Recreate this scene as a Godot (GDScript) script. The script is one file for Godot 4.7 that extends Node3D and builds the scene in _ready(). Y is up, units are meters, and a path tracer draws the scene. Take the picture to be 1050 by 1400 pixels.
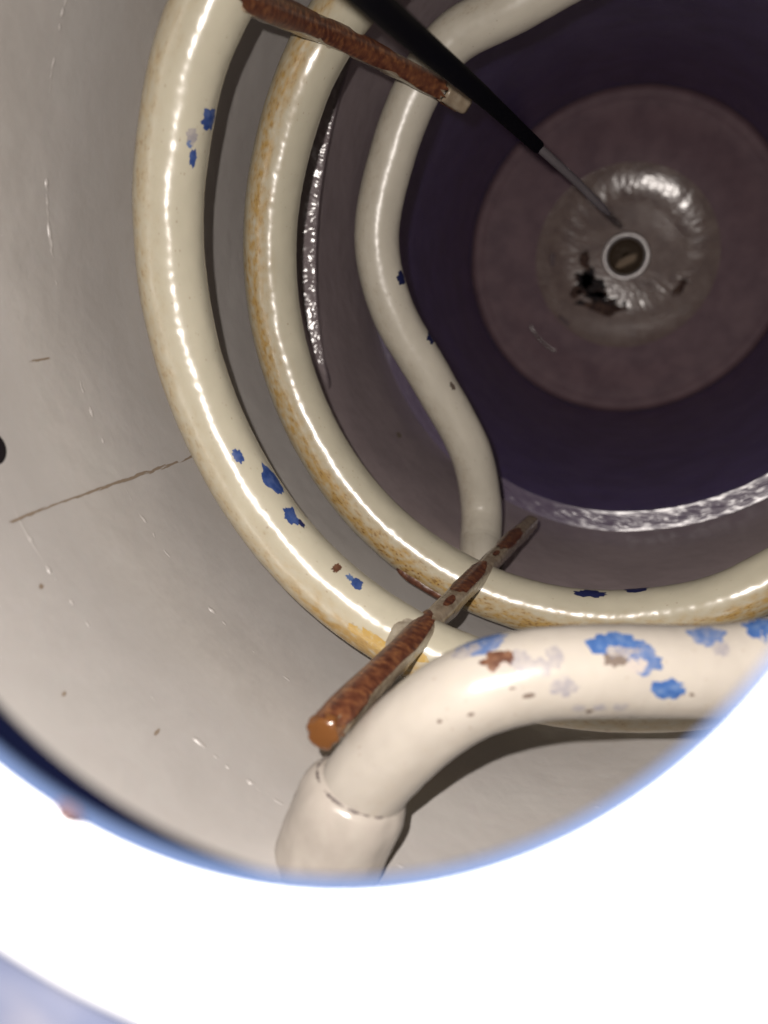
extends Node3D
# Inside of an enamelled hot-water tank seen through its access opening: a heating coil, two rusty tie bars, a sensor tube.
# The tank's axis runs along -Z; the camera looks in from just outside the opening.

const TANK := Vector3(-0.0055, 0.0085, 0.0)     # the tank's axis
const TANK_R := 0.25
const PIPE_R := 0.0165

var path: Array[Vector3] = []                  # centreline of the heating coil, from its inlet to its outlet
var fine := FastNoiseLite.new()
var broad := FastNoiseLite.new()


func _ready() -> void:
	camera_and_light()
	for n in [fine, broad]:
		n.noise_type = FastNoiseLite.TYPE_SIMPLEX_SMOOTH
		n.frequency = 1.0
	fine.seed = 11
	broad.seed = 5
	fine.fractal_octaves = 2
	broad.fractal_octaves = 3
	path.assign(COIL)
	build_tank()
	build_flange()
	build_coil()
	build_bars()
	build_probe()
	build_plug()


func camera_and_light() -> void:
	var cam := Camera3D.new()
	cam.name = "camera"
	add_child(cam)
	cam.look_at_from_position(Vector3.ZERO, Vector3(-0.28045, -0.26348, -0.92300), Vector3(0, 0.96159, -0.27449))
	cam.fov = 62.66
	cam.near = 0.005
	cam.far = 50.0
	var lens := CameraAttributesPhysical.new()
	lens.frustum_focal_length = 19.71
	lens.exposure_aperture = 4.3
	lens.frustum_focus_distance = 0.47
	lens.frustum_near = 0.005
	lens.frustum_far = 50.0
	cam.attributes = lens
	var env := Environment.new()
	env.background_mode = Environment.BG_COLOR
	env.background_color = Color(0.10, 0.11, 0.16)
	env.tonemap_mode = Environment.TONE_MAPPER_LINEAR
	env.tonemap_exposure = 1.12
	env.sdfgi_enabled = true
	env.ssao_enabled = true
	env.ssil_enabled = true
	var world := WorldEnvironment.new()
	world.name = "world"
	world.environment = env
	add_child(world)
	var flash := AreaLight3D.new()              # the phone's flash, up and to the left of its lens
	flash.name = "flash"
	flash.look_at_from_position(Vector3(-0.019, 0.022, -0.004), Vector3(0.04, -0.20, -0.46))
	flash.area_size = Vector2(0.005, 0.005)
	flash.light_energy = 0.24
	flash.light_color = Color(1.0, 0.965, 0.935)
	flash.area_range = 8.0
	flash.area_attenuation = 2.0
	flash.shadow_enabled = true
	add_child(flash)


# ---------------------------------------------------------------- helpers

func thing(called: String, label: String, category: String, at := Vector3.ZERO) -> Node3D:
	var o := Node3D.new()
	o.name = called
	o.position = at
	add_child(o, true)
	o.set_meta("label", label)
	o.set_meta("category", category)
	return o


func part(called: String, mesh: Mesh, mat: Material, parent: Node, label := "") -> MeshInstance3D:
	var o := MeshInstance3D.new()
	o.name = called
	o.mesh = mesh
	o.material_override = mat
	parent.add_child(o, true)
	if label != "":
		o.set_meta("label", label)
	return o


func lin(r: float, g: float, b: float) -> Color:
	return Color(r, g, b).linear_to_srgb()


func mat(c: Color, rough := 0.3, metal := 0.0, spec := 0.5) -> StandardMaterial3D:
	var m := StandardMaterial3D.new()
	m.albedo_color = c
	m.roughness = rough
	m.metallic = metal
	m.metallic_specular = spec
	return m


func noise_tex(seed_: int, freq: float, normal := false, strength := 4.0, ramp: Gradient = null, side := 512) -> NoiseTexture2D:
	var n := FastNoiseLite.new()
	n.seed = seed_
	n.noise_type = FastNoiseLite.TYPE_SIMPLEX_SMOOTH
	n.frequency = freq
	n.fractal_octaves = 4
	var t := NoiseTexture2D.new()
	t.width = side
	t.height = side
	t.seamless = true
	t.noise = n
	t.as_normal_map = normal
	t.bump_strength = strength
	if ramp:
		t.color_ramp = ramp
	return t


func ramp_of(a: Color, b: Color, c: Color) -> Gradient:
	var g := Gradient.new()
	g.offsets = PackedFloat32Array([0.2, 0.5, 0.8])
	g.colors = PackedColorArray([a, b, c])
	return g


func mottled(a: Color, b: Color, c: Color, freq: float, scale_: float, rough: float, bump: float, bump_scale: float, seed_: int) -> StandardMaterial3D:
	var m := mat(Color.WHITE, rough)
	m.albedo_texture = noise_tex(seed_, freq, false, 1.0, ramp_of(a, b, c))
	m.uv1_triplanar = true
	m.uv1_world_triplanar = true
	m.uv1_scale = Vector3.ONE * scale_
	m.normal_enabled = true
	m.normal_texture = noise_tex(seed_ + 1, bump_scale, true, 6.0)
	m.normal_scale = bump
	return m


# A sheet of (nu + 1) x (nv + 1) points f(i / nu, j / nv); its face looks along dv x du.
func sheet(nu: int, nv: int, f: Callable, wrap := true, flip := false) -> ArrayMesh:
	var p := PackedVector3Array()
	var uv := PackedVector2Array()
	var w := nv + 1
	p.resize((nu + 1) * w)
	uv.resize((nu + 1) * w)
	for i in nu + 1:
		for j in w:
			p[i * w + j] = f.call(float(i) / nu, float(j) / nv)
			uv[i * w + j] = Vector2(float(i) / nu, float(j) / nv)
	var n := PackedVector3Array()
	n.resize(p.size())
	for i in nu + 1:
		for j in w:
			var i0 := maxi(i - 1, 0)
			var i1 := mini(i + 1, nu)
			var j0 := j - 1
			var j1 := j + 1
			if wrap:
				if j0 < 0: j0 = nv - 1
				if j1 > nv: j1 = 1
			else:
				j0 = maxi(j0, 0)
				j1 = mini(j1, nv)
			var du := p[i1 * w + j] - p[i0 * w + j]
			var dv := p[i * w + j1] - p[i * w + j0]
			var c := dv.cross(du)
			n[i * w + j] = (-c if flip else c).normalized()
	for i in [0, nu]:                                # where a ring shrinks to a point
		for j in w:
			if n[i * w + j].length_squared() < 0.5:
				var s := Vector3.ZERO
				for k in w:
					s += n[absi(i - 1) * w + k]
				n[i * w + j] = s.normalized()
	var ix := PackedInt32Array()
	ix.resize(nu * nv * 6)
	var k := 0
	for i in nu:
		for j in nv:
			var a := i * w + j
			var q := [a, a + w, a + 1, a + 1, a + w, a + w + 1]
			if flip:
				q = [a, a + 1, a + w, a + 1, a + w + 1, a + w]
			for x in q:
				ix[k] = x
				k += 1
	return mesh_of(p, n, uv, ix)


func mesh_of(p: PackedVector3Array, n: PackedVector3Array, uv: PackedVector2Array, ix: PackedInt32Array) -> ArrayMesh:
	var arr := []
	arr.resize(Mesh.ARRAY_MAX)
	arr[Mesh.ARRAY_VERTEX] = p
	arr[Mesh.ARRAY_NORMAL] = n
	arr[Mesh.ARRAY_TEX_UV] = uv
	arr[Mesh.ARRAY_INDEX] = ix
	var m := ArrayMesh.new()
	m.add_surface_from_arrays(Mesh.PRIMITIVE_TRIANGLES, arr)
	return m


func spline(c: Array[Vector3], t: float) -> Vector3:
	var n := c.size()
	var i := clampi(int(floor(t)), 0, n - 2)
	var u := t - i
	var b := c[i]
	var d := c[i + 1]
	var a := c[i - 1] if i > 0 else 2.0 * b - d
	var e := c[i + 2] if i + 2 < n else 2.0 * d - b
	var t1 := sqrt(a.distance_to(b))
	var t2 := t1 + sqrt(b.distance_to(d))
	var t3 := t2 + sqrt(d.distance_to(e))
	var x := t1 + (t2 - t1) * u
	var p := a.lerp(b, x / t1)
	var q := b.lerp(d, (x - t1) / (t2 - t1))
	var r := d.lerp(e, (x - t2) / (t3 - t2))
	return p.lerp(q, x / t2).lerp(q.lerp(r, (x - t1) / (t3 - t1)), (x - t1) / (t2 - t1))


# [centre, e1, e2, tangent]: e1 looks to the near end of the tank, e2 is across
func frame(c: Array[Vector3], t: float) -> Array:
	var p := spline(c, t)
	var tan_ := (spline(c, t + 0.01) - spline(c, t - 0.01)).normalized()
	var up := Vector3(0, 0, 1) if absf(tan_.z) < 0.85 else Vector3(0, 1, 0)
	var e1 := (up - tan_ * tan_.dot(up)).normalized()
	return [p, e1, tan_.cross(e1), tan_]


# Samples of a path at an even spacing: [t values]
func even(c: Array[Vector3], t0: float, t1: float, step: float) -> PackedFloat32Array:
	var out := PackedFloat32Array([t0])
	var last := spline(c, t0)
	var run := 0.0
	var n := int((t1 - t0) * 200.0)
	for k in n:
		var t := t0 + (t1 - t0) * (k + 1.0) / n
		var q := spline(c, t)
		run += q.distance_to(last)
		last = q
		if run >= step:
			out.append(t)
			run = 0.0
	out[out.size() - 1] = t1
	return out


# A tube along a path; radius(t, phi, s) gives its radius there.
func tube(c: Array[Vector3], ts: PackedFloat32Array, sides: int, radius: Callable) -> ArrayMesh:
	var fr := []
	var run := PackedFloat32Array()
	var s := 0.0
	for k in ts.size():
		fr.append(frame(c, ts[k]))
		if k > 0:
			s += (fr[k][0] as Vector3).distance_to(fr[k - 1][0])
		run.append(s)
	var nu := ts.size() - 1
	return sheet(nu, sides, func(u: float, v: float) -> Vector3:
		var k := int(round(u * nu))
		var phi := -PI + TAU * v
		var q: Array = fr[k]
		return q[0] + (q[1] * cos(phi) + q[2] * sin(phi)) * radius.call(ts[k], phi, run[k]))


# An irregular thin patch lying on a surface: on(a, b) gives [point, normal] at a, b metres from its middle.
func patch(on: Callable, la: float, lb: float, seed_: int, proud := 0.0004, ragged := 0.45, turn := 0.0) -> ArrayMesh:
	var p := PackedVector3Array()
	var n := PackedVector3Array()
	var uv := PackedVector2Array()
	var ix := PackedInt32Array()
	var sides := 30
	var rings := [0.0, 0.5, 0.93, 1.0]
	for r in rings.size():
		for k in sides:
			var a := TAU * k / sides
			var edge := 1.0 + ragged * broad.get_noise_3d(cos(a) * 1.3 + seed_ * 7.3, sin(a) * 1.3, seed_ * 3.1) + ragged * 0.5 * fine.get_noise_3d(cos(a) * 4.0, sin(a) * 4.0, seed_ * 5.7)
			var x: float = cos(a) * edge * rings[r] * la
			var y: float = sin(a) * edge * rings[r] * lb
			var g: Array = on.call(x * cos(turn) - y * sin(turn), x * sin(turn) + y * cos(turn))
			p.append(g[0] + g[1] * (proud if r < 3 else 0.00005))
			n.append(g[1])
			uv.append(Vector2(x, y) * 30.0)
	for r in rings.size() - 1:
		for k in sides:
			var a := r * sides + k
			var b := r * sides + (k + 1) % sides
			ix.append_array([a, a + sides, b, b, a + sides, b + sides])
	# wind clockwise as seen from outside
	var f := (p[ix[2 + sides * 6]] - p[ix[sides * 6]]).cross(p[ix[1 + sides * 6]] - p[ix[sides * 6]])
	if f.dot(n[sides]) < 0.0:
		for k in range(0, ix.size(), 3):
			var x := ix[k + 1]
			ix[k + 1] = ix[k + 2]
			ix[k + 2] = x
	return mesh_of(p, n, uv, ix)


func on_tube(c: Array[Vector3], t: float, phi: float, r: float) -> Callable:
	var speed := spline(c, t + 0.01).distance_to(spline(c, t - 0.01)) / 0.02
	return func(a: float, b: float) -> Array:
		var q := frame(c, t + a / speed)
		var ph := phi + b / r
		var n: Vector3 = q[1] * cos(ph) + q[2] * sin(ph)
		return [q[0] + n * r, n]


func on_wall(angle: float, depth: float) -> Callable:      # a runs into the tank, b round it
	return func(a: float, b: float) -> Array:
		var t := angle + b / TANK_R
		var n := Vector3(-cos(t), -sin(t), 0)
		return [TANK + Vector3(0, 0, -depth - a) - n * (TANK_R - 0.0002), n]


func on_end(x: float, y: float, depth: float) -> Callable:
	return func(a: float, b: float) -> Array:
		return [TANK + Vector3(x + a, y + b, -depth), Vector3(0, 0, 1)]


# A surface of revolution round the tank's axis, its inside looking at the axis; profile holds (radius, depth).
func lathe(profile: PackedVector2Array, steps: int, ripple: Callable, flip := false, axis := TANK) -> ArrayMesh:
	var n := profile.size() - 1
	return sheet(n, steps, func(u: float, v: float) -> Vector3:
		var k := int(round(u * n))
		var a := TAU * v
		var q := profile[k]
		var d: Vector2 = ripple.call(q, a)
		return axis + Vector3(cos(a) * (q.x + d.x), sin(a) * (q.x + d.x), -(q.y + d.y)), true, flip)


func fine_profile(c: Array, step: float) -> PackedVector2Array:
	var out := PackedVector2Array()
	for k in c.size() - 1:
		var a: Vector2 = c[k]
		var b: Vector2 = c[k + 1]
		var n := maxi(1, int(a.distance_to(b) / step))
		for i in n:
			out.append(a.lerp(b, float(i) / n))
	out.append(c[c.size() - 1])
	return out


# ---------------------------------------------------------------- the tank

func build_tank() -> void:
	var tank := thing("storage_tank", "round grey enamelled inside of a hot water tank, painted dark blue with lens haze towards its far end", "tank", Vector3(0, 0, 0))
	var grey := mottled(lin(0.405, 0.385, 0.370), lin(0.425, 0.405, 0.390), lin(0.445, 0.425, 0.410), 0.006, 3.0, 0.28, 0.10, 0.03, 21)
	var blue := mottled(lin(0.095, 0.070, 0.215), lin(0.115, 0.085, 0.255), lin(0.135, 0.10, 0.285), 0.01, 3.0, 0.3, 0.15, 0.03, 31)  # enamel blue, raised so that it also holds the violet lens veil
	var dim := mottled(lin(0.24, 0.155, 0.178), lin(0.28, 0.183, 0.205), lin(0.32, 0.21, 0.228), 0.01, 4.0, 0.38, 0.05, 0.03, 41)
	var pale := mottled(lin(0.27, 0.195, 0.175), lin(0.32, 0.235, 0.205), lin(0.37, 0.28, 0.24), 0.012, 6.0, 0.16, 0.08, 0.03, 51)
	var wavy := func(q: Vector2, a: float) -> Vector2:
		var lean: float = 0.07 * smoothstep(0.45, 0.78, q.y) * (1.0 - smoothstep(0.82, 1.30, q.y))
		return Vector2(0.0008 * broad.get_noise_3d(cos(a) * 3.0, sin(a) * 3.0, q.y * 9.0), lean * pow(maxf(0.0, -cos(a)), 2.0))
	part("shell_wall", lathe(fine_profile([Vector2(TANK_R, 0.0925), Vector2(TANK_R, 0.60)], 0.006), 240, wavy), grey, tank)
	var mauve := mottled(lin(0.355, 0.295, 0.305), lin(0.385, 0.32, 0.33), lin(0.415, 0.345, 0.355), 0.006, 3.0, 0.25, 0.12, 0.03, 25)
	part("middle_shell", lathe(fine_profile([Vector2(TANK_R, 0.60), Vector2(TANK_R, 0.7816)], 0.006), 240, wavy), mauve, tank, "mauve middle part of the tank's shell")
	# the shell steps in to the far part over a rippled joint
	var joint := PackedVector2Array()
	for k in 31:
		var u := k / 30.0
		joint.append(Vector2(TANK_R - 0.017 * u, 0.7816 + 0.0054 * u))
	var gloss := mat(lin(0.14, 0.11, 0.17), 0.26, 0.0, 0.6)
	part("shell_joint", lathe(joint, 1500, func(q: Vector2, a: float) -> Vector2:
		var u := (q.y - 0.7816) / 0.0054
		var g1 := fine.get_noise_3d(a * TANK_R / 0.021 + u * 2.5, u * 3.0, 4.0)
		var rough := sin(PI * u) * (0.25 + 0.75 * smoothstep(-0.2, 0.5, -sin(a)))
		return Vector2(0.0004 * g1 * rough, 0.00095 * g1 * rough + 0.07 * pow(maxf(0.0, -cos(a)), 2.0))), gloss, tank)
	part("far_shell", lathe(fine_profile([Vector2(TANK_R - 0.017, 0.7870), Vector2(TANK_R - 0.017, 1.356)], 0.01), 240, wavy), blue, tank, "haze-painted dark blue far part of the tank's shell")
	# weld beads round the shell: [depth, half width]
	for w in [[0.2757, 0.0014], [0.3487, 0.0015]]:
		var bead := sheet(10, 1300, func(u: float, v: float) -> Vector3:
			var a := TAU * v
			var lump: float = fine.get_noise_3d(a * TANK_R / 0.0085, u * 0.4, w[0] * 50.0) + 0.9 * broad.get_noise_2d(a * 6.0, w[0] * 90.0)
			var r: float = TANK_R + 0.0007 - (0.0005 + 0.0008 * smoothstep(0.15, 0.8, lump)) * sin(PI * u)
			var d: float = w[0] - w[1] * cos(PI * u)
			return TANK + Vector3(cos(a) * r, sin(a) * r, -d))
		part("weld_bead", bead, mat(lin(0.425, 0.405, 0.390), 0.3, 0.0, 0.5), tank)
	# a swollen, rippled place of the enamel behind the pipes
	part("enamel_blister", sheet(24, 500, func(u: float, v: float) -> Vector3:
		var a := lerpf(2.36, 3.52, v)
		var x := u / 0.5 if u < 0.5 else (1.0 - u) / 0.5
		var h := 0.0125 * pow(sin(PI * v), 0.8) * 1.4 * lerpf(smoothstep(0.0, 1.0, x), x, 0.6)
		var g1 := fine.get_noise_3d(a * TANK_R / 0.011, u * 4.0, 14.0)
		var r := TANK_R + 0.001 - h + 0.0003 * g1 * sin(PI * u) * sin(PI * v)
		var d := 0.655 + 0.0050 * (1.0 - x if u > 0.5 else x) + (0.020 * (1.0 - x) if u > 0.5 else 0.0)
		return TANK + Vector3(cos(a) * r, sin(a) * r, -(d + 0.0011 * g1 * sin(PI * u))), false), mat(lin(0.24, 0.20, 0.21), 0.2, 0.0, 0.7), tank)
	# the far end: knuckle, two fine rolled lines, a shallow dish, a slope and a pale boss round the outlet
	# the boss round the outlet leans a little; small ripples run out from it
	var lumps := func(q: Vector2, a: float) -> Vector2:
		var lean: float = 0.085 * (1.0 - smoothstep(0.136, 0.215, q.x)) * q.x * cos(a - 1.15)
		var spokes := 0.00017 * fine.get_noise_3d(cos(a) * 8.0, sin(a) * 8.0, q.x * 22.0) * smoothstep(0.05, 0.08, q.x)
		return Vector2(0.0, lean + spokes + 0.00022 * broad.get_noise_3d(cos(a) * q.x * 12.0, sin(a) * q.x * 12.0, 8.0))
	var prof := fine_profile([Vector2(0.2325, 1.355), Vector2(0.2318, 1.364), Vector2(0.2295, 1.370), Vector2(0.2265, 1.3695), Vector2(0.2235, 1.3715), Vector2(0.2205, 1.3708), Vector2(0.217, 1.373), Vector2(0.18, 1.380), Vector2(0.135, 1.387)], 0.004)
	dim.roughness = 0.5
	dim.metallic_specular = 0.3
	part("end_dome", lathe(prof, 300, lumps), dim, tank)
	var slope := PackedVector2Array()
	for k in 29:
		var r := lerpf(0.135, 0.0335, k / 28.0)
		var x := clampf((r - 0.075) / 0.06, 0.0, 1.0)
		slope.append(Vector2(r, 1.387 + 0.0085 * (1.0 - x * x)))
	part("outlet_boss", lathe(slope, 300, lumps), pale, tank)
	var steel := mat(lin(0.85, 0.82, 0.80), 0.4, 0.6)
	var port := part("outlet_collar", lathe(fine_profile([Vector2(0.0362, 1.408), Vector2(0.0360, 1.395), Vector2(0.0348, 1.3915), Vector2(0.0325, 1.3900), Vector2(0.0300, 1.3905), Vector2(0.0278, 1.3928), Vector2(0.0268, 1.397), Vector2(0.0262, 1.440)], 0.002), 96, func(q: Vector2, a: float) -> Vector2: return Vector2(0.0005 * broad.get_noise_3d(cos(a) * 2.5, sin(a) * 2.5, q.y * 60.0), 0.0007 * broad.get_noise_3d(cos(a) * 3.0, sin(a) * 3.0, 5.0) + 0.035 * q.x * cos(a + 2.2))), steel, tank, "shiny steel collar of the outlet in the far end")
	part("outlet_bore", lathe(PackedVector2Array([Vector2(0.0268, 1.418), Vector2(0.020, 1.424), Vector2(0.010, 1.428), Vector2(0.0, 1.429)]), 48, func(_q: Vector2, a: float) -> Vector2: return Vector2(0.0, 0.0015 * broad.get_noise_2d(cos(a) * 2.0, sin(a) * 2.0))), mat(lin(0.10, 0.070, 0.045), 0.35), port)
	var clog := mat(lin(0.30, 0.20, 0.11), 0.5)
	part("deposit", patch(on_end(0.003, -0.006, 1.4225), 0.017, 0.006, 4, 0.002, 0.5, 0.5), clog, port, "brown deposit inside the outlet")
	# short raised seams on the far end
	for w in [[0.176, 3.70, 4.05], [0.130, 3.82, 3.98], [0.110, 3.02, 3.20]]:
		part("raised_seam", sheet(8, 60, func(u: float, v: float) -> Vector3:
			var a := lerpf(w[1], w[2], v)
			var h := 0.0016 * sin(PI * u) * pow(sin(PI * v), 0.4) * (1.0 + 0.5 * fine.get_noise_2d(v * 9.0, w[0] * 70.0))
			var r: float = w[0] - 0.004 + 0.008 * u
			return TANK + Vector3(cos(a) * r, sin(a) * r, -(1.3876 - (w[0] - 0.135) * 0.155 + 0.085 * (1.0 - smoothstep(0.136, 0.215, r)) * r * cos(a - 1.15) - h)), false, true), mat(lin(0.24, 0.18, 0.18), 0.18), tank)
	# rust and stains with a shape of their own
	var black := mat(lin(0.014, 0.009, 0.013), 0.8, 0.0, 0.2)
	var rust := mat(lin(0.075, 0.032, 0.022), 0.8, 0.0, 0.2)
	black = mottled(lin(0.010, 0.006, 0.010), lin(0.022, 0.013, 0.014), lin(0.060, 0.026, 0.018), 0.03, 6.0, 0.7, 0.2, 0.04, 43)
	rust = mottled(lin(0.045, 0.020, 0.014), lin(0.085, 0.036, 0.024), lin(0.15, 0.085, 0.055), 0.03, 6.0, 0.7, 0.2, 0.04, 45)
	for r in [[-0.052, -0.046, 0.030, 0.017, 1, 1, -0.6], [-0.040, -0.070, 0.030, 0.012, 3, 1, -0.1], [-0.048, -0.042, 0.026, 0.012, 2, 0, -0.7], [-0.058, -0.030, 0.013, 0.010, 7, 0, 0.9], [-0.040, -0.058, 0.020, 0.008, 9, 0, -0.3], [-0.010, -0.076, 0.012, 0.005, 5, 1, -0.1], [-0.060, -0.005, 0.007, 0.016, 6, 1, 0.2], [-0.076, -0.050, 0.010, 0.006, 17, 1, 0.5], [-0.020, -0.066, 0.006, 0.004, 14, 0, 0.5], [-0.070, -0.064, 0.008, 0.004, 15, 0, 0.2], [-0.030, -0.084, 0.012, 0.004, 16, 1, 0.0], [-0.002, -0.070, 0.004, 0.003, 12, 0, 0.0], [0.078, -0.052, 0.006, 0.014, 13, 1, -0.6]]:
		part("rust_patch", patch(on_end(r[0], r[1], 1.3860 + 0.002 * r[5]), r[2], r[3], r[4], 0.001, 0.9, r[6]), black if r[5] == 0 else rust, tank)
	# the crack along the seam of the shell, and specks
	var crack := mat(lin(0.23, 0.18, 0.135), 0.6)
	var seam := [[-2.774, 0.280, 0.010, 0.0007], [-2.772, 0.296, 0.009, 0.0005], [-2.770, 0.310, 0.007, 0.0004], [-2.768, 0.324, 0.010, 0.0006], [-2.765, 0.341, 0.010, 0.0007], [-2.762, 0.358, 0.011, 0.0009], [-2.758, 0.377, 0.012, 0.0008], [-2.754, 0.396, 0.012, 0.0007], [-2.752, 0.418, 0.014, 0.0006]]
	for s in seam.size():
		part("rust_streak", patch(on_wall(seam[s][0], seam[s][1]), seam[s][2], seam[s][3], 20 + s, 0.00015, 0.8), crack, tank)
	for s in [[-2.660, 0.2664, 0.0012, 0.0009, 31], [-3.02, 0.3251, 0.007, 0.0005, 32], [-2.5, 0.2424, 0.0014, 0.0009, 33], [-2.36, 0.2636, 0.002, 0.0008, 34], [-2.51, 0.7492, 0.006, 0.003, 35]]:
		part("stain_speck", patch(on_wall(s[0], s[1]), s[2], s[3], s[4], 0.0003, 0.7), crack, tank)


# ---------------------------------------------------------------- the access opening

# The rim of the oval opening, moved outwards by grow.
func rim_at(a: float, grow: float) -> Vector3:
	var x := cos(a) * (0.0823 + grow)
	var y := sin(a) * (0.0760 + grow)
	return Vector3(-0.0472 - 0.2021 * x - 0.9794 * y, -0.0020 - 0.9794 * x + 0.2021 * y, 0)


func build_flange() -> void:
	var ring := thing("access_flange", "white oval ring round the access opening, burnt out by the flash", "flange", Vector3(0, 0, -0.09))
	var white := mat(lin(0.80, 0.82, 0.86), 0.45)
	# (grow, depth): neck into the tank, rounded lip, face, outer edge
	var prof := [Vector2(0.014, 0.0120), Vector2(0.008, 0.0085), Vector2(0.004, 0.006), Vector2(0.0006, 0.0045), Vector2(0.0, 0.003), Vector2(0.0008, 0.0010), Vector2(0.003, 0.0), Vector2(0.0265, 0.0), Vector2(0.0285, 0.0002), Vector2(0.0300, 0.0008), Vector2(0.0317, 0.0022)]
	var fp := fine_profile(prof, 0.004)
	part("rim", sheet(fp.size() - 1, 160, func(u: float, v: float) -> Vector3:
		var q := fp[int(round(u * (fp.size() - 1)))]
		return rim_at(TAU * v, q.x) + Vector3(0, 0, -q.y), true, true), white, ring)
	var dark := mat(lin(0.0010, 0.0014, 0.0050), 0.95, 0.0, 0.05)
	# added bands inside the ring: blue for the edge glow, dark for rim shadow
	part("glow_band", sheet(12, 160, func(u: float, v: float) -> Vector3:
		var a := TAU * u
		return rim_at(TAU * v, 0.0010 + 0.0022 * cos(a)) + Vector3(0, 0, -0.0052 - 0.0020 * sin(a)), true), mat(lin(0.030, 0.045, 0.085), 0.9, 0.0, 0.05), ring)
	part("shade_band", sheet(12, 160, func(u: float, v: float) -> Vector3:
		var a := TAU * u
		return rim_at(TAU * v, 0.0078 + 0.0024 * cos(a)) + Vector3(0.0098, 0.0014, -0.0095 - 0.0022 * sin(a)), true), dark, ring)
	# the front end of the tank: from the neck out to the shell
	var grey := mat(lin(0.42, 0.40, 0.37), 0.3)
	var tank := get_node("storage_tank")
	part("front_plate", sheet(16, 160, func(u: float, v: float) -> Vector3:
		var p := rim_at(TAU * v, 0.0142)
		var q := (p - TANK).normalized() * (TANK_R + 0.004) + TANK
		return Vector3(lerpf(p.x, q.x, u), lerpf(p.y, q.y, u), -0.1022), true, true), grey, tank)
	var jacket := part("tank_jacket", sheet(8, 160, func(u: float, v: float) -> Vector3:
		return rim_at(TAU * v, 0.0313 + 0.32 * u * u) + Vector3(0, 0, -0.0918 - 0.012 * u)
		, true, true), mottled(lin(0.15, 0.175, 0.29), lin(0.21, 0.24, 0.36), lin(0.30, 0.31, 0.40), 0.01, 5.0, 0.6, 0.05, 0.03, 121), self)
	jacket.set_meta("label", "pale blue outer jacket of the tank around the white ring")
	jacket.set_meta("category", "jacket")
	var stain := mat(lin(0.070, 0.040, 0.040), 0.7)
	var sp := rim_at(0.0, 0.0)
	part("rust_stain", patch(func(a: float, b: float) -> Array: return [Vector3(-0.0800 + a, -0.0720 + b, 0.0), Vector3(0, 0, 1)], 0.0022, 0.0016, 3, 0.0004), stain, ring, "small rust stain on the ring")


# ---------------------------------------------------------------- the coil

func pipe_texture(ts: PackedFloat32Array, seed_: int, ochre: Callable, base: Vector3) -> ImageTexture:
	var w := mini(1600, ts.size() * 2)
	var h := 192
	var data := PackedByteArray()
	data.resize(w * h * 3)
	var yellow := Vector3(0.40, 0.265, 0.095)
	var brown := Vector3(0.15, 0.075, 0.03)
	for i in w:
		var t := ts[clampi(int(round(float(i) / (w - 1) * (ts.size() - 1))), 0, ts.size() - 1)]
		var x := float(i) / (w - 1) * ts.size() * 0.0012 * 100.0     # centimetres along the pipe
		var o: Vector3 = ochre.call(t)                              # how yellow, how speckled, where round the pipe
		for j in h:
			var phi := -PI + TAU * j / (h - 1)
			var cx := cos(phi) * 1.65
			var cy := sin(phi) * 1.65
			var n1 := broad.get_noise_3d(x * 0.35 + seed_ * 17.0, cx * 0.7, cy * 0.7)
			var c := base * (1.0 + 0.08 * n1)
			var pit := fine.get_noise_3d(x * 3.0 + 40.0, cx * 4.5, cy * 4.5 + seed_ * 11.0)
			c = c.lerp(brown, 0.55 * smoothstep(0.62, 0.85, pit))
			var band := exp(-pow((phi - o.z - 0.3 * n1) / 0.5, 2.0))
			if band > 0.03:
				var n2 := broad.get_noise_3d(x * 1.4, cx * 2.2 + seed_ * 9.0, cy * 2.2)
				var m := clampf(band * o.x * (0.75 + 0.9 * n2), 0.0, 1.0)
				c = c.lerp(yellow, m)
				var n3 := fine.get_noise_3d(x * 4.0, cx * 7.0, cy * 7.0 + seed_ * 5.0)
				c = c.lerp(brown, smoothstep(0.25, 0.75, n3 + 0.7 * n2) * band * o.y)
			var k := (j * w + i) * 3
			data[k] = int(255.0 * pow(clampf(c.x, 0.0, 1.0), 1.0 / 2.2))
			data[k + 1] = int(255.0 * pow(clampf(c.y, 0.0, 1.0), 1.0 / 2.2))
			data[k + 2] = int(255.0 * pow(clampf(c.z, 0.0, 1.0), 1.0 / 2.2))
	return ImageTexture.create_from_image(Image.create_from_data(w, h, false, Image.FORMAT_RGB8, data))


func coil_pipe(called: String, t0: float, t1: float, seed_: int, base: Vector3, ochre: Callable, parent: Node3D) -> MeshInstance3D:
	var ts := even(path, t0, t1, 0.0012)
	var m := mat(Color.WHITE, 0.2, 0.0, 0.5)
	m.roughness = 0.23
	m.albedo_texture = pipe_texture(ts, seed_, ochre, base)
	m.texture_repeat = false
	var mesh := tube(path, ts, 48, func(t: float, phi: float, s: float) -> float:
		var cx := cos(phi)
		var cy := sin(phi)
		var r := PIPE_R * (1.0 + 0.02 * broad.get_noise_3d(s * 20.0, cx, cy + seed_))
		return r + 0.00013 * fine.get_noise_3d(s / 0.0062, cx * 1.6, cy * 1.6 + seed_ * 3.0))
	if seed_ == 4:
		m.roughness = 0.3
	return part(called, mesh, m, parent)


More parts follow.
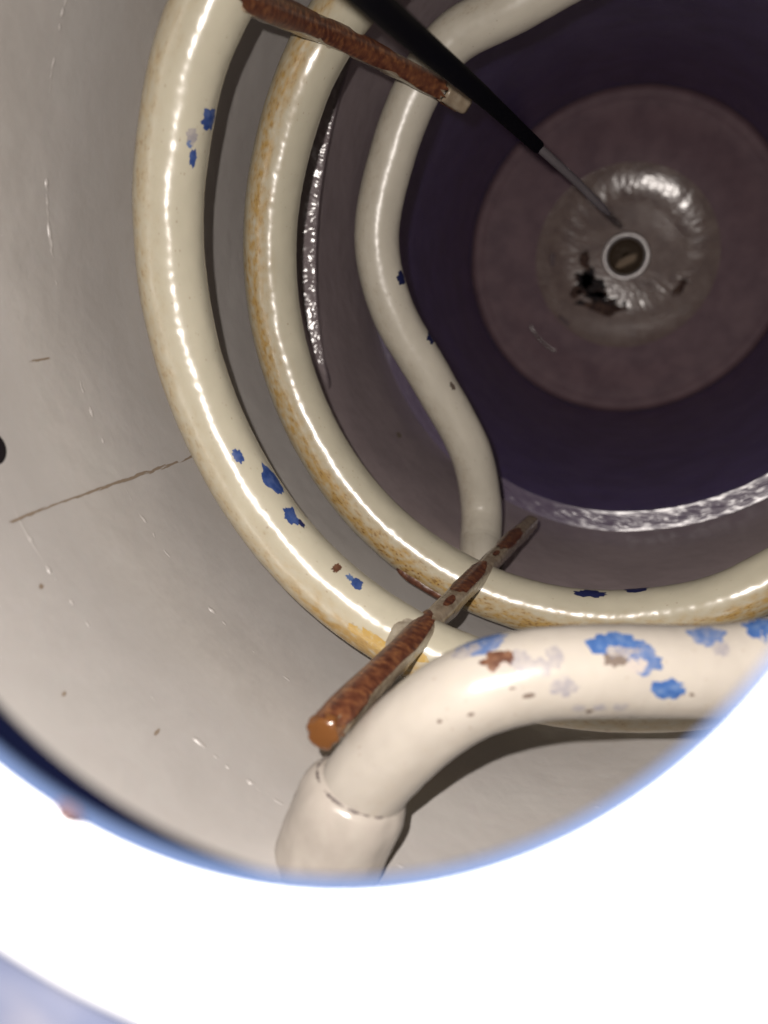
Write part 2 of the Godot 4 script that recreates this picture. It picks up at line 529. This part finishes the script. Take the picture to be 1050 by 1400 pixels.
func build_coil() -> void:
	var coil := thing("heating_coil", "cream enamelled pipe coil with blue chips and ochre rust stains winding round the tank", "heating coil")
	var cream := Vector3(0.45, 0.42, 0.33)
	var tail_dimmed := Vector3(0.385, 0.355, 0.315)  # enamel darkened near the flash, evening out its falloff
	var tail := coil_pipe("inlet_pipe", -0.55, 7.5, 1, tail_dimmed, func(_t: float) -> Vector3: return Vector3(0.05, 0.05, 0.6), coil)
	var turn := coil_pipe("coil_turn", 7.5, 25.5, 2, cream, func(t: float) -> Vector3:
		return Vector3(0.38 + 1.3 * exp(-pow((t - 19.6) / 0.9, 2.0)), 0.35, 0.55), coil)
	var turn2 := coil_pipe("coil_turn", 25.5, 42.0, 3, cream, func(t: float) -> Vector3:
		return Vector3(0.95 + 0.2 * exp(-pow((t - 36.4) / 1.8, 2.0)), 0.45 + 0.75 * exp(-pow((t - 36.5) / 1.3, 2.0)), 0.30), coil)
	var turn3 := coil_pipe("coil_turn", 42.0, 57.0, 4, Vector3(0.54, 0.505, 0.43), func(_t: float) -> Vector3: return Vector3(0.12, 0.2, 0.6), coil)  # enamel lightened on the far turn to make up for flash falloff
	# the sleeve on the wall that the inlet pipe comes out of
	var out := Vector3(-0.4264, -0.9003, 0.0870)
	var sleeve: Array[Vector3] = [path[0] - out * 0.011, path[0] + out * 0.01, path[0] + out * 0.03, path[0] + out * 0.05]
	var sts := even(sleeve, 0.0, 3.0, 0.002)
	var sm := mottled(lin(0.34, 0.31, 0.275), lin(0.37, 0.335, 0.30), lin(0.39, 0.36, 0.32), 0.02, 8.0, 0.22, 0.06, 0.02, 61)
	var slv := part("inlet_sleeve", tube(sleeve, sts, 64, func(_t: float, phi: float, s: float) -> float:
		var lip := sqrt(maxf(0.0, 1.0 - pow(maxf(0.0, 1.0 - s / 0.013), 2.0)))
		return 0.0150 + (0.0062 + 0.0008 * broad.get_noise_3d(cos(phi) * 1.4, sin(phi) * 1.4, s * 40.0)) * lip + 0.0004 * broad.get_noise_3d(cos(phi) * 3.0, sin(phi) * 3.0, s * 30.0)), sm, coil)
	var spot := mat(lin(0.10, 0.035, 0.022), 0.6)
	part("rust_patch", patch(on_tube(sleeve, 1.0, 1.75, 0.0212), 0.008, 0.003, 71, 0.0005), spot, slv)
	# a fine, broken dark line where the pipe enters the sleeve
	part("joint_line", sheet(6, 200, func(u: float, v: float) -> Vector3:
		var q := frame(sleeve, 0.075)
		var phi := TAU * v
		var w := 0.0009 * maxf(0.0, 0.35 + broad.get_noise_2d(cos(phi) * 3.0, sin(phi) * 3.0))
		var r := 0.0172 + w * sin(TAU * u)
		return q[0] + (q[1] * cos(phi) + q[2] * sin(phi)) * r - out * (0.0002 + w * cos(TAU * u)), true), mat(lin(0.10, 0.080, 0.075), 0.6), slv)
	# chips and stains: [pipe, place along, degrees round, half length, half width, colour]
	var colours := {
		"blue": mottled(lin(0.018, 0.040, 0.15), lin(0.030, 0.062, 0.20), lin(0.075, 0.11, 0.25), 0.03, 14.0, 0.3, 0.1, 0.03, 101),
		"sky": mottled(lin(0.030, 0.075, 0.22), lin(0.048, 0.11, 0.28), lin(0.11, 0.17, 0.31), 0.03, 14.0, 0.3, 0.1, 0.03, 103),
		"pale_blue": mottled(lin(0.060, 0.11, 0.25), lin(0.10, 0.15, 0.29), lin(0.20, 0.22, 0.30), 0.03, 14.0, 0.3, 0.1, 0.03, 105),
		"lilac": mottled(lin(0.22, 0.21, 0.235), lin(0.29, 0.27, 0.265), lin(0.37, 0.34, 0.305), 0.03, 14.0, 0.3, 0.1, 0.03, 107),
		"rust": mottled(lin(0.055, 0.022, 0.014), lin(0.10, 0.042, 0.024), lin(0.20, 0.11, 0.065), 0.03, 14.0, 0.4, 0.2, 0.03, 109),
		"ochre": mottled(lin(0.40, 0.27, 0.10), lin(0.44, 0.29, 0.085), lin(0.45, 0.36, 0.20), 0.03, 14.0, 0.25, 0.05, 0.03, 111),
		"navy": mat(lin(0.014, 0.018, 0.075), 0.35), "dark": mat(lin(0.12, 0.090, 0.072), 0.5), "white": mat(lin(0.38, 0.34, 0.31), 0.12),
	}
	var pipes := [tail, turn, turn2, turn3]
	var k := 0
	for c in CHIPS:
		k += 1
		var called: String = {"rust": "rust_patch", "ochre": "ochre_stain", "dark": "dark_speck", "white": "bare_patch"}.get(c[5], "blue_chip")
		part(called, patch(on_tube(path, c[1], deg_to_rad(c[2]), PIPE_R * 1.006), c[3], c[4], 100 + k * 3, 0.00022, 0.5), colours[c[5]], pipes[c[0]])


# ---------------------------------------------------------------- tie bars

func bar(c: Array[Vector3], radius: float, patches: Array, label: String) -> Node3D:
	var o := thing("tie_bar", label, "tie bar")
	o.set_meta("group", "rusty bars tying the coil together")
	var ts := even(c, 0.0, 3.0, 0.002)
	var length := 0.0
	for k in ts.size() - 1:
		length += spline(c, ts[k]).distance_to(spline(c, ts[k + 1]))
	var m := mottled(lin(0.22, 0.165, 0.11), lin(0.31, 0.25, 0.18), lin(0.38, 0.32, 0.24), 0.03, 8.0, 0.22, 0.12, 0.02, 91)
	var rod := part("rod", tube(c, ts, 32, func(_t: float, phi: float, s: float) -> float:
		var e := clampf(minf(s, length - s), 0.0, 1.0)
		var cap := sqrt(clampf(1.0 - pow(maxf(0.0, 1.0 - e / (radius * 0.8)), 2.0), 0.0, 1.0))
		var sq := pow(pow(absf(cos(phi - 0.28)), 3.4) + pow(absf(sin(phi - 0.28)), 3.4), -1.0 / 3.4)
		return radius * cap * sq * (1.0 + 0.12 * broad.get_noise_3d(s * 25.0, cos(phi) * 0.8, sin(phi) * 0.8))), m, o)
	var brown := mottled(lin(0.065, 0.021, 0.012), lin(0.135, 0.046, 0.024), lin(0.27, 0.115, 0.045), 0.03, 12.0, 0.35, 0.06, 0.03, 95)
	for p in patches:
		part("rust_patch", patch(on_bar(c, p[0], deg_to_rad(p[1]), radius), p[2], p[3], int(p[0] * 100.0), 0.0005, 0.25), brown, rod)
	return o


func on_bar(c: Array[Vector3], t: float, phi: float, r: float) -> Callable:
	var speed := spline(c, t + 0.01).distance_to(spline(c, t - 0.01)) / 0.02
	return func(a: float, b: float) -> Array:
		var q := frame(c, t + a / speed)
		var ph := phi + b / r
		var n: Vector3 = q[1] * cos(ph) + q[2] * sin(ph)
		var sq := pow(pow(absf(cos(ph - 0.28)), 3.4) + pow(absf(sin(ph - 0.28)), 3.4), -1.0 / 3.4)
		return [q[0] + n * r * sq * 1.055, n]


# A rounded stud from a along n: radius r, height h.
func stud(a: Vector3, n: Vector3, r: float, h: float, power := 3.0, lumpy := 0.0) -> ArrayMesh:
	var c: Array[Vector3] = [a, a + n * h * 0.33, a + n * h * 0.67, a + n * h]
	var ts := even(c, 0.0, 3.0, h / 24.0)
	return tube(c, ts, 32, func(t: float, phi: float, _s: float) -> float:
		return r * pow(maxf(0.0, 1.0 - pow(t / 3.0, power)), 0.5) * (1.0 + lumpy * broad.get_noise_3d(cos(phi) * 1.3, sin(phi) * 1.3, t * 0.5)))


func build_bars() -> void:
	var la := Vector3(-0.1054, -0.1533, -0.2492)
	var lb := Vector3(-0.0783, -0.2015, -0.6771)
	var lc: Array[Vector3] = [la, la.lerp(lb, 0.333), la.lerp(lb, 0.667), lb]
	var low := bar(lc, 0.0058, [[0.46, 6, 0.074, 0.0068], [1.50, 10, 0.038, 0.0060], [2.31, 14, 0.038, 0.0054], [1.12, 30, 0.010, 0.0020], [1.95, 25, 0.007, 0.0016], [0.12, 60, 0.016, 0.0026]],
		"rusty brown tie bar with an amber tip beside the inlet pipe at the bottom")
	var amber := mat(lin(0.125, 0.050, 0.016), 0.18)
	part("amber_tip", stud(la + (lb - la).normalized() * 0.006, (la - lb).normalized(), 0.0064, 0.0075, 8.0, 0.25), amber, low)
	var rust := mottled(lin(0.06, 0.024, 0.016), lin(0.10, 0.04, 0.024), lin(0.16, 0.07, 0.04), 0.03, 12.0, 0.4, 0.3, 0.03, 97)
	var clip: Array[Vector3] = []
	for k in 5:
		var q := frame(path, 36.08 + 0.17 * k)
		clip.append(q[0] + (q[1] * cos(0.85) + q[2] * sin(0.85)) * 0.0150)
	part("clip", tube(clip, even(clip, 0.0, 4.0, 0.002), 16, func(t: float, phi: float, s: float) -> float:
		return 0.0040 * sqrt(maxf(0.0, 1.0 - pow(absf(t / 2.0 - 1.0), 4.0))) * (1.0 + 0.2 * broad.get_noise_3d(s * 60.0, cos(phi), sin(phi)))), rust, low)
	var post: Array[Vector3] = [Vector3(-0.0895, -0.198, -0.630), Vector3(-0.093, -0.207, -0.6285), Vector3(-0.097, -0.217, -0.625), Vector3(-0.100, -0.232, -0.621)]
	part("post", tube(post, even(post, 0.0, 3.0, 0.002), 16, func(_t: float, _phi: float, _s: float) -> float: return 0.0036), mat(lin(0.15, 0.125, 0.12), 0.35), low)
	var hc: Array[Vector3] = [Vector3(-0.1591, 0.1202, -0.3663), Vector3(-0.1545, 0.1300, -0.4780), Vector3(-0.1230, 0.1195, -0.5780), Vector3(-0.1042, 0.1094, -0.6117)]
	var high := bar(hc, 0.0060, [[0.42, 105, 0.062, 0.0066], [1.20, 110, 0.062, 0.0062], [2.05, 115, 0.030, 0.0062], [2.62, 115, 0.009, 0.0050]],
		"rusty tie bar across the pipes at the top behind the black tube")
	var weld := mottled(lin(0.24, 0.20, 0.15), lin(0.31, 0.27, 0.21), lin(0.37, 0.33, 0.27), 0.03, 10.0, 0.25, 0.2, 0.03, 93)
	# welds where the bars sit on the pipes: [bar, its path, place on the pipe, place on the bar]
	for w in [[low, lc, 19.7, 0.72], [low, lc, 36.88, 1.62], [low, lc, 53.5, 2.72], [high, hc, 12.8, 0.2], [high, hc, 30.0, 1.05], [high, hc, 47.0, 2.3]]:
		var bc: Array[Vector3] = []
		bc.assign(w[1])
		var p := spline(path, w[2])
		var q := spline(bc, w[3])
		var d := q - p
		if d.length() > 0.034:
			continue
		var blob: Array[Vector3] = [p + d * 0.4, p + d * 0.6, p + d * 0.8, p + d * 0.95]
		part("weld", tube(blob, even(blob, 0.0, 3.0, 0.001), 24, func(t: float, phi: float, _s: float) -> float:
			return (0.0058 + 0.006 * pow(1.0 - t / 3.0, 2.0)) * (1.0 + 0.15 * broad.get_noise_3d(cos(phi) * 1.2, sin(phi) * 1.2, t * 0.6)) * sqrt(maxf(0.0, 1.0 - pow(t / 3.0, 6.0)))), weld, w[0])


func build_probe() -> void:
	var o := thing("sensor_tube", "black sensor tube with a thin grey rod at its tip reaching towards the far end", "sensor tube")
	var c: Array[Vector3] = [Vector3(-0.079, 0.086, -0.20), Vector3(-0.0814, 0.0896, -0.2934), Vector3(-0.0813, 0.0915, -0.359), Vector3(-0.0712, 0.0856, -0.447), Vector3(-0.0547, 0.0731, -0.5676)]
	part("sleeve", tube(c, even(c, 0.0, 4.0, 0.003), 28, func(t: float, phi: float, s: float) -> float:
		return (0.0052 - 0.0012 * smoothstep(2.0, 4.0, t)) * (1.0 + 0.03 * broad.get_noise_3d(s * 30.0, cos(phi), sin(phi)))), mat(lin(0.003, 0.003, 0.005), 0.6, 0.0, 0.15), o)
	var d: Array[Vector3] = [Vector3(-0.0560, 0.0741, -0.558), Vector3(-0.0344, 0.0551, -0.6337), Vector3(-0.0245, 0.0450, -0.662), Vector3(-0.0152, 0.0360, -0.6882)]
	part("rod", tube(d, even(d, 0.0, 3.0, 0.002), 20, func(t: float, _phi: float, _s: float) -> float:
		return 0.0027 if t < 2.6 else lerpf(0.0027, 0.0014, (t - 2.6) / 0.4)), mat(lin(0.22, 0.20, 0.21), 0.35, 0.3), o)


func build_plug() -> void:
	var o := thing("wall_plug", "dark round plug in the tank wall at the left edge", "plug")
	var t := deg_to_rad(-165.9)
	var n := Vector3(-cos(t), -sin(t), 0)
	var base := TANK - n * (TANK_R + 0.004) + Vector3(0, 0, -0.2785)
	part("cap", stud(base, n, 0.0085, 0.0075, 2.5), mat(lin(0.014, 0.011, 0.014), 0.6, 0.0, 0.2), o)
	part("washer", stud(base, n, 0.0096, 0.0046, 4.0), mat(lin(0.05, 0.042, 0.042), 0.5), o)


const COIL := [
	Vector3(-0.1021, -0.1910, -0.2622), Vector3(-0.0910, -0.1750, -0.2637), Vector3(-0.0748, -0.1581, -0.2658), Vector3(-0.0557, -0.1445, -0.2690),
	Vector3(-0.0341, -0.1392, -0.2749), Vector3(-0.0090, -0.1393, -0.2825), Vector3(0.0411, -0.1423, -0.2969), Vector3(0.1150, -0.1180, -0.3070),
	Vector3(0.1750, -0.0600, -0.3160), Vector3(0.1980, 0.0300, -0.3300), Vector3(0.1257, 0.1593, -0.3450), Vector3(0.0101, 0.2072, -0.3620),
	Vector3(-0.1057, 0.1837, -0.3800), Vector3(-0.1776, 0.1138, -0.3735), Vector3(-0.2002, 0.0696, -0.3757), Vector3(-0.2113, 0.0213, -0.3779),
	Vector3(-0.2103, -0.0283, -0.3801), Vector3(-0.1971, -0.0761, -0.3808), Vector3(-0.1726, -0.1190, -0.3788), Vector3(-0.1384, -0.1543, -0.3768),
	Vector3(-0.0967, -0.1798, -0.3748), Vector3(-0.0503, -0.1940, -0.3728), Vector3(-0.0024, -0.1959, -0.3708), Vector3(0.0439, -0.1858, -0.3688),
	Vector3(0.1513, -0.1337, -0.3850), Vector3(0.1992, -0.0181, -0.4100), Vector3(0.1721, 0.1040, -0.4400), Vector3(0.0799, 0.1885, -0.4750),
	Vector3(-0.0441, 0.2048, -0.5030), Vector3(-0.1273, 0.1704, -0.5120), Vector3(-0.1658, 0.1308, -0.4976), Vector3(-0.1944, 0.0851, -0.5000),
	Vector3(-0.2110, 0.0336, -0.5024), Vector3(-0.2141, -0.0208, -0.5047), Vector3(-0.2030, -0.0744, -0.5059), Vector3(-0.1780, -0.1236, -0.5038),
	Vector3(-0.1404, -0.1645, -0.5016), Vector3(-0.0928, -0.1933, -0.4994), Vector3(-0.0392, -0.2075, -0.4973), Vector3(0.0158, -0.2055, -0.4951),
	Vector3(0.0668, -0.1876, -0.4929), Vector3(0.1558, -0.1147, -0.5150), Vector3(0.1912, 0.0174, -0.5500), Vector3(0.1249, 0.1329, -0.5800),
	Vector3(0.0246, 0.1851, -0.6020), Vector3(-0.0752, 0.1631, -0.6120), Vector3(-0.1139, 0.1514, -0.6170), Vector3(-0.1378, 0.1283, -0.6200),
	Vector3(-0.1593, 0.0914, -0.6220), Vector3(-0.1778, 0.0313, -0.6220), Vector3(-0.1720, -0.0190, -0.6270), Vector3(-0.1465, -0.0763, -0.6380),
	Vector3(-0.1214, -0.1371, -0.6500), Vector3(-0.1162, -0.1839, -0.6550), Vector3(-0.1152, -0.2041, -0.6400), Vector3(-0.1147, -0.2212, -0.6180),
	Vector3(-0.1267, -0.2512, -0.6180), Vector3(-0.1367, -0.2762, -0.6180),
]
const CHIPS := [
	[1, 13.72, -87, 0.0052, 0.0055, "blue"],
	[1, 13.92, -57, 0.0040, 0.0026, "lilac"],
	[1, 14.10, -63, 0.0040, 0.0020, "blue"],
	[1, 13.98, -54, 0.0017, 0.0015, "pale_blue"],
	[1, 17.12, -45, 0.0041, 0.0023, "blue"],
	[1, 17.52, -81, 0.0085, 0.0054, "blue"],
	[1, 17.96, -69, 0.0055, 0.0039, "blue"],
	[1, 19.00, -66, 0.0033, 0.0032, "blue"],
	[1, 18.90, -66, 0.0022, 0.0019, "pale_blue"],
	[1, 18.72, -63, 0.0022, 0.0031, "rust"],
	[1, 18.10, -75, 0.0030, 0.0016, "navy"],
	[0, 4.98, -60, 0.0077, 0.0054, "sky"],
	[0, 5.20, -42, 0.0052, 0.0056, "pale_blue"],
	[0, 5.04, -48, 0.0062, 0.0023, "lilac"],
	[0, 4.98, -39, 0.0031, 0.0025, "dark"],
	[0, 5.14, -33, 0.0036, 0.0025, "white"],
	[0, 5.36, -6, 0.0065, 0.0036, "sky"],
	[0, 5.68, -75, 0.0072, 0.0053, "pale_blue"],
	[0, 5.74, -54, 0.0036, 0.0031, "lilac"],
	[0, 6.06, -78, 0.0062, 0.0059, "sky"],
	[0, 3.88, -42, 0.0036, 0.0054, "lilac"],
	[0, 4.10, -33, 0.0026, 0.0032, "lilac"],
	[0, 3.56, -51, 0.0042, 0.0038, "rust"],
	[0, 3.70, -51, 0.0021, 0.0026, "rust"],
	[0, 3.64, -42, 0.0018, 0.0016, "white"],
	[0, 3.40, -87, 0.0072, 0.0057, "pale_blue"],
	[0, 3.54, -99, 0.0036, 0.0037, "sky"],
	[0, 3.22, -78, 0.0042, 0.0037, "lilac"],
	[0, 4.28, -45, 0.0026, 0.0039, "lilac"],
	[0, 4.34, -9, 0.0047, 0.0033, "lilac"],
	[0, 3.86, -3, 0.0021, 0.0009, "dark"],
	[0, 4.54, 21, 0.0024, 0.0016, "lilac"],
	[0, 4.82, 21, 0.0024, 0.0016, "lilac"],
	[0, 5.04, 21, 0.0026, 0.0020, "lilac"],
	[0, 4.70, 27, 0.0013, 0.0009, "dark"],
	[0, 3.66, -15, 0.0010, 0.0005, "dark"],
	[0, 3.02, 3, 0.0011, 0.0006, "dark"],
	[0, 2.62, -6, 0.0008, 0.0006, "dark"],
	[0, 5.52, 0, 0.0010, 0.0006, "dark"],
	[1, 19.50, 0, 0.0089, 0.0038, "ochre"],
	[1, 19.96, -15, 0.0051, 0.0023, "ochre"],
	[1, 19.28, 3, 0.0045, 0.0022, "ochre"],
	[3, 50.56, -96, 0.0044, 0.0095, "navy"],
	[3, 51.14, -57, 0.0034, 0.0023, "dark"],
	[3, 49.64, -72, 0.0054, 0.0049, "navy"],
	[2, 38.28, -78, 0.0108, 0.0039, "navy"],
	[2, 38.82, -99, 0.0079, 0.0050, "navy"],
]
